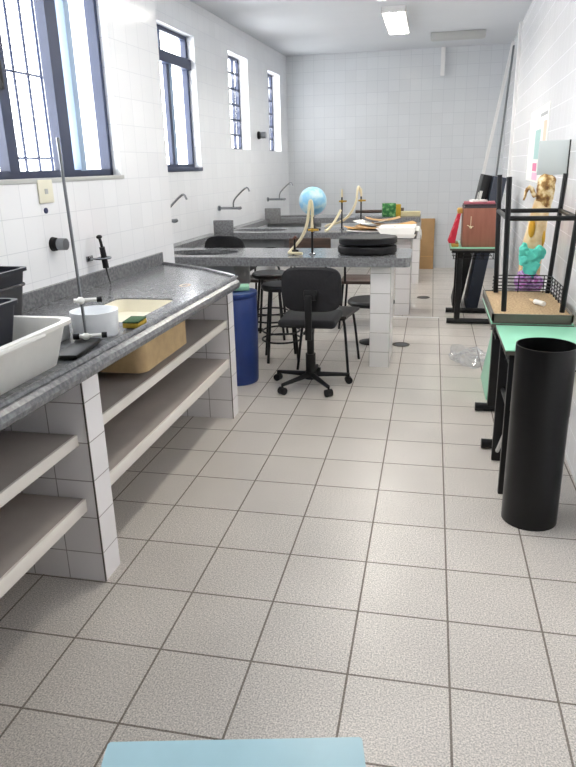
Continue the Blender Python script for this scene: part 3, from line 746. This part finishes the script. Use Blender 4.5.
# ------------------------------------------------------------------ back wall cardboard
t = thing('cardboard_box', 'flattened brown cardboard box leaning on the back wall', 'box', (-.21, 8.38, 0))
R = Matrix.Rotation(-.09, 3, 'X')
MB().box(-.145, .145, -.015, .025, .0, .73, .004, rot=R, pivot=(0, -.015, 0)).build('panel', M['cardboard'], t)
MB().box(-.146, .147, -.019, -.015, .18, .19, rot=R, pivot=(0, -.015, 0)).build('crease_tape', M['cardboard2'], t)
MB().box(-.11, -.06, -.019, -.015, .34, .44, rot=R, pivot=(0, -.015, 0)).build('label_sticker', M['paper'], t)

# ------------------------------------------------------------------ school desks at right
def school_desk(name, loc, L_, D_, h, topmat, label, legs_y, tube=.028, foot=(-.2, .2), cat='desk', rack=True, legx=-.1, footr=.026, feet=True):
    t = thing(name, label, cat, loc)
    MB().box(-D_/2, D_/2, -L_/2, L_/2, h-.005, h, .002).build('tabletop', topmat, t)
    MB().box(-D_/2, D_/2, -L_/2, L_/2, h-.0225, h-.0052, .002).build('edge_band', M['grey_edge'], t)
    f = MB()
    for y in (-L_/2+.03, L_/2-.03): f.box(-D_/2+.02, D_/2-.02, y-.012, y+.012, h-.047, h-.0225)
    for x in (-D_/2+.03, D_/2-.03): f.box(x-.012, x+.012, -L_/2+.03, L_/2-.03, h-.047, h-.0225)
    f.build('top_frame', M['black_metal'], t)
    for y in legs_y:
        lg = MB().box(legx-.027, legx+.027, y-tube/2, y+tube/2, .04 if feet else .001, h-.046, .004).build('leg', M['black_metal'], t)
        if feet: MB().cyl((foot[0], y, .028), (foot[1], y, .028), footr, n=14).build('foot', M['black_metal'], lg)
    if rack:
        w = MB()
        for i in range(5):
            x = -D_/2+.04+i*(D_-.08)/4
            w.tube([(x, -L_/2+.08, h-.05), (x, -L_/2+.09, h-.11), (x, L_/2-.09, h-.11), (x, L_/2-.08, h-.05)], .0035, 6)
        for y in (-L_/2+.09, 0, L_/2-.09): w.cyl((-D_/2+.03, y, h-.11), (D_/2-.03, y, h-.11), .0035, n=6)
        w.build('book_rack', M['black_metal'], t)
    return t
# far desk
school_desk('school_desk', (.285, 5.04, 0), .66, .44, .745, M['mint'], 'small mint-topped school desk at the far right, bearing the brown wooden box', (-.19, .30), .05, (-.215, .21), legx=-.12)
t = thing('wooden_box', 'red-brown wooden box on the far mint desk', 'box', (.325, 4.95, .746))
MB().box(-.155, .155, -.17, .17, 0, .36, .005).build('case', M['box_wood'], t)
MB().box(-.157, .157, -.172, .172, .352, .362, .002).build('lid_edge', M['dark_book'], t)
MB().tube([(-.115, -.173, .20), (-.085, -.175, .185), (-.06, -.175, .19)], .004, 6).tube([(-.085, -.175, .28), (-.085, -.175, .185)], .003, 6).sphere((-.083, -.176, .18), .012).build('latch_cord', M['hose'], t)
t = thing('red_cloth', 'red cloth with gold trim hanging at the left side of the wooden box', 'cloth', (.12, 4.93, .747))
b = MB(); n = 14; C1 = []
for i in range(n+1):
    v = i/n; z = .30*(1-v)+.035; w = .012+.034*v; x = .03-.06*v
    C1.append([b.bm.verts.new((x-w+.008*math.sin(i*1.9), -.10-.05*v, z)), b.bm.verts.new((x+w*.4, -.10-.05*v+.006*math.sin(i*2.3), z)),
               b.bm.verts.new((x+w*.4, .10, z)), b.bm.verts.new((x-w, .10, z))])
for A, B in zip(C1, C1[1:]):
    for k in range(4): b.bm.faces.new((A[k], A[(k+1) % 4], B[(k+1) % 4], B[k]))
b.bm.faces.new(C1[0][::-1]); b.bm.faces.new(C1[-1]); b.build('drape', M['red'], t)
MB().box(.0, .045, -.11, .10, .30, .345, .01).jitter(.006, 40).build('gold_trim', M['gold'], t)
MB().box(-.045, .022, -.15, .10, .0, .034, .008).jitter(.006, 40).build('gold_hem', M['gold'], t)
zb = .746+.3625
for i, (w, d, h, mat, dx, rz, lab) in enumerate(((.15, .12, .02, 'dark_book', -.0, .05, 'dark thin book lying on the brown wooden box, lowest of its pile'), (.14, .11, .018, 'pink_book', -.01, -.05, 'dusty pink book in the middle of the pile on the wooden box'), (.07, .06, .016, 'paper', -.02, .2, 'small white pad on top of the books on the wooden box'))):
    o = MB().box(-w, w, -d, d, 0, h, .002).build('book' if i < 2 else 'paper_pad', M[mat]); o.location = (.325+dx, 4.95, zb); o.rotation_euler = (0, 0, rz); zb += h+.0005
    tag(o, lab, 'book' if i < 2 else 'paper pad', 'books on the wooden box')

# leaning boards behind the far desk
def leaning(name, xb, xt, y0, y1, zt, th, mat, label, cat='board', extra=None):
    a = math.atan2(xt-xb, zt); Ln = math.hypot(xt-xb, zt)
    t = thing(name, label, cat, (xb, (y0+y1)/2, .001+th*math.sin(a)))
    dy = (y1-y0)/2; R = Matrix.Rotation(a, 3, 'Y')
    MB().box(0, th, -dy, dy, 0, Ln, .003, rot=R, pivot=(0, 0, 0)).build('panel', mat, t)
    if extra: extra(t, R, dy, Ln, th)
    return t
def edge_white(t, R, dy, Ln, th):
    MB().box(-.004, th+.004, -dy-.012, -dy, 0, Ln, .002, rot=R, pivot=(0, 0, 0)).build('edge_strip', M['white_paint'], t)
leaning('tall_pole', .30, .785, 8.0, 8.05, 2.93, .04, M['white_paint'], 'very tall thin white pole leaning from floor to ceiling in the back right corner', 'pole')
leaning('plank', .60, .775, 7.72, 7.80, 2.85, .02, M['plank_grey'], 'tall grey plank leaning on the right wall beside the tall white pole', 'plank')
def frame_holes(t, R, dy, Ln, th):
    MB().box(-.004, 0, -dy+.05, -dy+.12, Ln-.26, Ln-.18, .001, rot=R, pivot=(0, 0, 0)).build('white_patch', M['paper'], t)
    MB().box(.0, .03, -dy-.006, -dy, Ln-.24, Ln-.16, rot=R, pivot=(0, 0, 0)).build('white_patch', M['paper'], t)
leaning('folded_panel', .14, .385, 5.62, 6.1, 1.36, .085, M['black_plastic'], 'black panel leaning behind the far mint desk, left of the slate blue one', extra=frame_holes)
leaning('folded_panel', .28, .48, 5.48, 6.0, 1.34, .12, M['navy_board'], 'slate blue panel leaning behind the far mint desk, next to the right wall')

# desk with the upturned one on it
school_desk('school_desk', (.405, 2.10, 0), .66, .40, .72, M['mint'], 'mint-topped school desk at right under the upturned chipboard desk', (-.27, .32), .045, (-.20, .12), legx=-.10)
t = thing('upturned_desk', 'upside-down desk with raw chipboard facing up and black tube legs in the air', 'desk', (.40, 2.10, .7215))
MB().box(-.19, .19, -.335, .335, 0, .02, .002).build('laminate_side', M['grey_edge'], t)
MB().box(-.186, .186, -.33, .33, .0205, .044, .002).build('chipboard', M['chip'], t)
fr = MB()
fr.box(-.195, -.183, -.337, .337, .012, .048); fr.box(.183, .195, -.337, .337, .012, .048); fr.box(-.195, .195, -.337, -.325, .012, .048); fr.box(-.195, .195, .325, .337, .012, .048)
fr.build('edge_band', M['grey_edge'], t)
lp = [(-.13, -.245), (.155, -.245), (.165, .285), (-.125, .285)]
lt = [(-.155, -.255), (.185, -.26), (.20, .30), (-.15, .30)]
zl = .71
for (x, y), (x2, y2) in zip(lp, lt):
    MB().cyl((x, y, .044), (x2, y2, zl), .0135, n=12).build('leg', M['black_metal'], t)
k = .66; q = [Vector((*a, .044)).lerp(Vector((*b, zl)), .703) for a, b in zip(lp, lt)]
for i in range(4):
    MB().cyl(q[i], q[(i+1) % 4], .0125, n=10).build('stretcher', M['black_metal'], t)
rk = MB()
for z in (.065, .085, .105, .125, .145):
    rk.tube([(-.15, .22, z), (-.14, .29, z), (.15, .29, z), (.175, .24, z), (.178, -.10, z)], .0035, 6)
for s_ in range(5):
    rk.cyl((.178, -.08+.08*s_, .045), (.178, -.08+.08*s_, .148), .003, n=6)
for x in (-.13, 0, .14): rk.cyl((x, .29, .045), (x, .29, .148), .003, n=6)
rk.build('book_rack', M['black_metal'], t)
t = thing('brush', 'white-handled brush with tan tip lying on the chipboard', 'brush', (.465, 2.03, .7215+.0445+.014), .5)
MB().cyl((0, -.045, 0), (0, .03, 0), .013, n=14).build('handle', M['white_plastic'], t)
MB().cyl((0, .03, 0), (0, .075, .004), .007, .005, n=10).build('tip', M['tan_cloth'], t)

# nearest desk
t = school_desk('school_desk', (.42, 1.49, 0), .48, .39, .72, M['mint'], 'mint-topped school desk at right directly behind the black bin', (-.19, .19), .03, (-.19, .1), legx=-.145, feet=False)
MB().tube([(-.145, -.19, .36), (-.145, .19, .05)], .011, 8).build('brace', M['grey_plastic'], t)
MB().tube([(-.145, -.19, .40), (-.145, .19, .40)], .011, 8).build('stretcher', M['black_metal'], t)

# mint board below, plastic film
leaning('loose_tabletop', .285, .36, 2.62, 3.12, .47, .02, M['mint'], 'loose mint tabletop standing on edge on the floor beyond the right desks')
# black bin made of two stacked tube sections
t = thing('tube_bin', 'tall black cylindrical bin with an open top on the floor at right', 'bin', (.362, 1.083, 0))
def tube_sec(z0, z1, r, floor=False):
    pr = [(r, z0), (r, z1), (r-.004, z1), (r-.004, z0+.004)]
    m = MB()
    if floor: m.lathe([(0, z0)]+pr+[(0, z0+.004)], n=64)
    else: m.lathe(pr+[(r, z0)], n=64)
    return m
tube_sec(0, .50, .1165, True).build('lower_section', M['black_gloss'], t)
tube_sec(.5005, .795, .118).build('upper_section', M['black_gloss'], t)

# crumpled clear bag
b = MB(); bmesh.ops.create_icosphere(b.bm, subdivisions=4, radius=.12)
b.xform(Matrix.Diagonal((1.25, 1.7, .33, 1))); b.jitter(.05, 9).jitter(.03, 25)
zmin = min(v.co.z for v in b.bm.verts)
for v in b.bm.verts: v.co.z = max(v.co.z-zmin-.025, .002)
o = b.build('plastic_bag', M['bag'], smooth=False); o.location = (.215, 3.52, 0); tag(o, 'crumpled clear plastic bag on the floor by the right-hand desks', 'plastic bag')

# ------------------------------------------------------------------ figure, cloths, plate by the right wall
t = thing('wrapped_figure', 'tall tan cloth-wrapped figure with ochre patches and mottled brown top at right', 'figure', (.475, 2.62, 0))
ax = [(0, 0, 0), (.0, 0, .5), (.01, 0, .95), (.04, 0, 1.2), (.055, 0, 1.27)]
MB().tube(ax, [.075, .072, .062, .05, .05], 18, 2).jitter(.008, 12).build('body', M['tan_cloth'], t)
MB().tube([(.052, 0, 1.24), (.06, 0, 1.32), (.065, 0, 1.38), (.07, 0, 1.42)], [.045, .052, .05, .032], 18, 1).jitter(.012, 22).build('head', M['mottle'], t)
for x, y, z, sc, rz in ((-.005, -.055, 1.12, (.02, .012, .055), 0), (.065, -.03, 1.06, (.016, .014, .05), 0), (-.01, -.066, .9, (.02, .012, .04), 0)):
    MB().sphere((x, y, z), 1, sc, 14, 10).build('ochre_patch', M['ochre'], t)
MB().tube([(.0, -.03, 1.30), (-.03, -.035, 1.36), (-.05, -.03, 1.34), (-.06, -.03, 1.28)], [.012, .014, .01, .005], 8, 1).jitter(.004, 40).build('tuft', M['mottle'], t)
def cloth_lump(name, parts, mat, label, cat='cloth'):
    b = MB()
    for c, r, sc in parts: b.sphere(c, r, sc, 28, 20)
    b.jitter(.016, 16).jitter(.012, 38).jitter(.005, 80)
    o = b.build(name, mat, angle=80); tag(o, label, cat); return o
cloth_lump('teal_cloth', [((.475, 2.53, .955), .05, (1.25, .5, 1)), ((.435, 2.52, .99), .035, (.8, .6, 1.3)), ((.52, 2.52, .985), .035, (.9, .6, 1.2)), ((.48, 2.52, .89), .045, (.9, .5, 1.2)), ((.44, 2.52, .93), .035, (1, .6, 1))], M['teal'], 'teal cloth knotted round the tan figure above the wire rack')
cloth_lump('purple_cloth', [((.44, 2.52, .80), .05, (.9, .6, 1.4)), ((.52, 2.52, .80), .05, (1, .6, 1.1)), ((.48, 2.54, .80), .05, (1, .5, 1.2))], M['purple'], 'purple patterned cloth below the teal one behind the wire rack')
t = thing('grey_panel', 'square grey panel standing on the mottled top of the tan figure', 'panel', (.555, 2.62, 1.4215))
MB().box(-.078, .093, -.008, .008, 0, .19, .002).build('board', M['plate'], t)
MB().box(.086, .094, -.011, .009, 0, .192, .001).build('edge', M['black_plastic'], t)
# poster
t = thing('wall_poster', 'white poster with teal and pink blocks on the right wall', 'poster', (xr(4.25), 4.25, 1.63), -math.atan(AR))
MB().box(-.004, -.001, -.44, .85, -.30, .28).build('sheet', M['paper'], t)
MB().box(-.0045, -.004, -.02, .36, -.12, .11).build('teal_block', M['poster_teal'], t)
MB().box(-.0045, -.004, .08, .38, -.215, -.15).build('pink_block', M['poster_pink'], t)
MB().box(-.0045, -.004, .0, .38, -.285, -.225).build('pale_pink_block', M['poster_palepink'], t)
MB().box(-.0045, -.004, -.36, -.18, .0, .16).build('beige_block', M['poster_beige'], t)
MB().box(-.0045, -.004, -.36, .08, .20, .225).build('heading_bar', M['poster_grey'], t)

# ------------------------------------------------------------------ blue table top in the foreground
t = thing('blue_table', 'pale blue scuffed table top at the bottom edge of the photo', 'table', (-.3476, -1.056, 0), .21)
zt = .66
MB().slab(rrect(-.198, .198, -.16, .165, .006), [], zt-.02, zt).build('tabletop', M['blue_top'], t)
MB().box(-.17, .175, -.13, .135, zt-.05, zt-.0205).build('apron', M['black_metal'], t)
for sx in (-1, 1):
    for sy in (-1, 1): MB().cyl((sx*.15, sy*.11, zt-.05), (sx*.165, sy*.125, 0), .011, n=10).build('leg', M['black_metal'], t)

# floor drains
for x, y, lab in ((-.33, 3.98, 'dark round floor drain beside the tiled pillar of the nearest bench'), (-.17, 6.15, 'dark round floor drain farther back, past the middle bench')):
    t = thing('floor_drain', lab, 'floor drain', (x, y, .0005))
    MB().lathe([(.055, 0), (.075, 0), (.075, .003), (.055, .003), (.055, 0)], n=28).build('ring', M['drain'], t)
    MB().lathe([(0, 0), (.054, 0), (.054, .002), (0, .002)], n=28).build('grate', M['basin_dark'], t)

# ------------------------------------------------------------------ ceiling lights
def ceil_light(x, y0, y1, lit, label):
    t = thing('ceiling_light', label, 'ceiling light', (x, (y0+y1)/2, H), 0)
    w, l = .12, (y1-y0)/2
    h = MB(); h.box(-w, w, -l, l, -.012, -.001); h.box(-w, -w+.008, -l, l, -.06, -.012); h.box(w-.008, w, -l, l, -.06, -.012); h.box(-w, w, -l, -l+.008, -.06, -.012); h.box(-w, w, l-.008, l, -.06, -.012)
    h.build('housing', M['white_paint'], t)
    for sx in (-1, 1): MB().cyl((sx*.055, -l+.03, -.035), (sx*.055, l-.03, -.035), .016, n=10).build('fluorescent_tube', M['tube_light'] if lit else M['white_plastic'], t)
    lv = MB(); lv.box(-.004, .004, -l+.008, l-.008, -.06, -.02)
    n = 12
    for i in range(1, n): y = -l+2*l*i/n; lv.box(-w+.008, w-.008, y-.004, y+.004, -.06, -.044)
    lv.build('louvre', M['grey_plastic'], t)
ceil_light(-.575, 5.75, 6.95, True, 'lit louvred fluorescent ceiling light towards the back of the room')
ceil_light(-.575, 4.0, 5.2, True, 'louvred fluorescent ceiling light just out at the top edge')
ceil_light(-.575, 1.2, 2.4, True, 'lit louvred fluorescent ceiling light over the middle of the room')
ceil_light(-.575, -1.6, -.4, False, 'unlit louvred fluorescent ceiling light above the photographer')
t = thing('ceiling_fixture', 'long unlit white ceiling fixture near the back wall at right', 'ceiling light', (.1, 7.4, H))
MB().box(-.32, .32, -.07, .07, -.075, -.001, .008).build('housing', M['grey_plastic'], t)
MB().box(-.30, .30, -.05, .05, -.082, -.075, .003).build('cover', M['grey_plastic'], t)

# ------------------------------------------------------------------ daylight
w = bpy.data.worlds.new('World'); SC.world = w; w.use_nodes = True
bg = w.node_tree.nodes['Background']; bg.inputs[0].default_value = (.97, .985, 1, 1); bg.inputs[1].default_value = 7.0
def portal(pv, W, x=-.2):
    l = bpy.data.lights.new('window_portal', 'AREA'); l.shape = 'RECTANGLE'; l.size = W[1]-W[0]; l.size_y = W[3]-W[2]
    l.cycles.is_portal = True
    o = bpy.data.objects.new('window_portal', l); COL.objects.link(o)
    B = Matrix.Translation((pv[0], pv[1], 0)) @ Matrix.Rotation(ang, 4, 'Z')
    # light -Z must look along local +x ; size x along local y
    Rm = Matrix(((0, 0, -1), (1, 0, 0), (0, -1, 0))).to_4x4()
    o.matrix_world = B @ Matrix.Translation((x, (W[0]+W[1])/2, (W[2]+W[3])/2)) @ Rm
for W in (W1,): portal((-1.97, 1.5), W)
for W in (W2, W3, W4): portal((-2.25, 8.5), W)

# ------------------------------------------------------------------ camera
f, yaw, pitch, roll = 656.82, .21515, .320376, -.0240726
cy, sy, cp, sp, cr, sr = math.cos(yaw), math.sin(yaw), math.cos(pitch), math.sin(pitch), math.cos(roll), math.sin(roll)
Bm = Matrix(((1, 0, 0), (0, 0, -1), (0, 1, 0)))
Rz = Matrix(((cy, sy, 0), (-sy, cy, 0), (0, 0, 1))); Rx = Matrix(((1, 0, 0), (0, cp, -sp), (0, sp, cp))); Rr = Matrix(((cr, -sr, 0), (sr, cr, 0), (0, 0, 1)))
Rc = Rr @ Rx @ Bm @ Rz                      # rows: right, down, forward
cam = bpy.data.cameras.new('camera'); co = bpy.data.objects.new('camera', cam); COL.objects.link(co)
cam.sensor_fit = 'VERTICAL'; cam.sensor_height = 36; cam.lens = 36*f/767; cam.clip_start = .02; cam.clip_end = 100
mw = Matrix.Identity(4)
for i in range(3):
    mw[i][0] = Rc[0][i]; mw[i][1] = -Rc[1][i]; mw[i][2] = -Rc[2][i]
mw[0][3], mw[1][3], mw[2][3] = -.1176, -1.6546, 1.5083
co.matrix_world = mw
SC.camera = co

vs = SC.view_settings
vs.view_transform = 'Standard'; vs.look = 'None'; vs.gamma = 1; vs.use_curve_mapping = False; vs.exposure = 0.8
SC.cycles.use_denoising = True
SC.cycles.max_bounces = 8; SC.cycles.diffuse_bounces = 5; SC.cycles.transparent_max_bounces = 12
SC.cycles.sample_clamp_indirect = 6; SC.cycles.caustics_reflective = False; SC.cycles.caustics_refractive = False
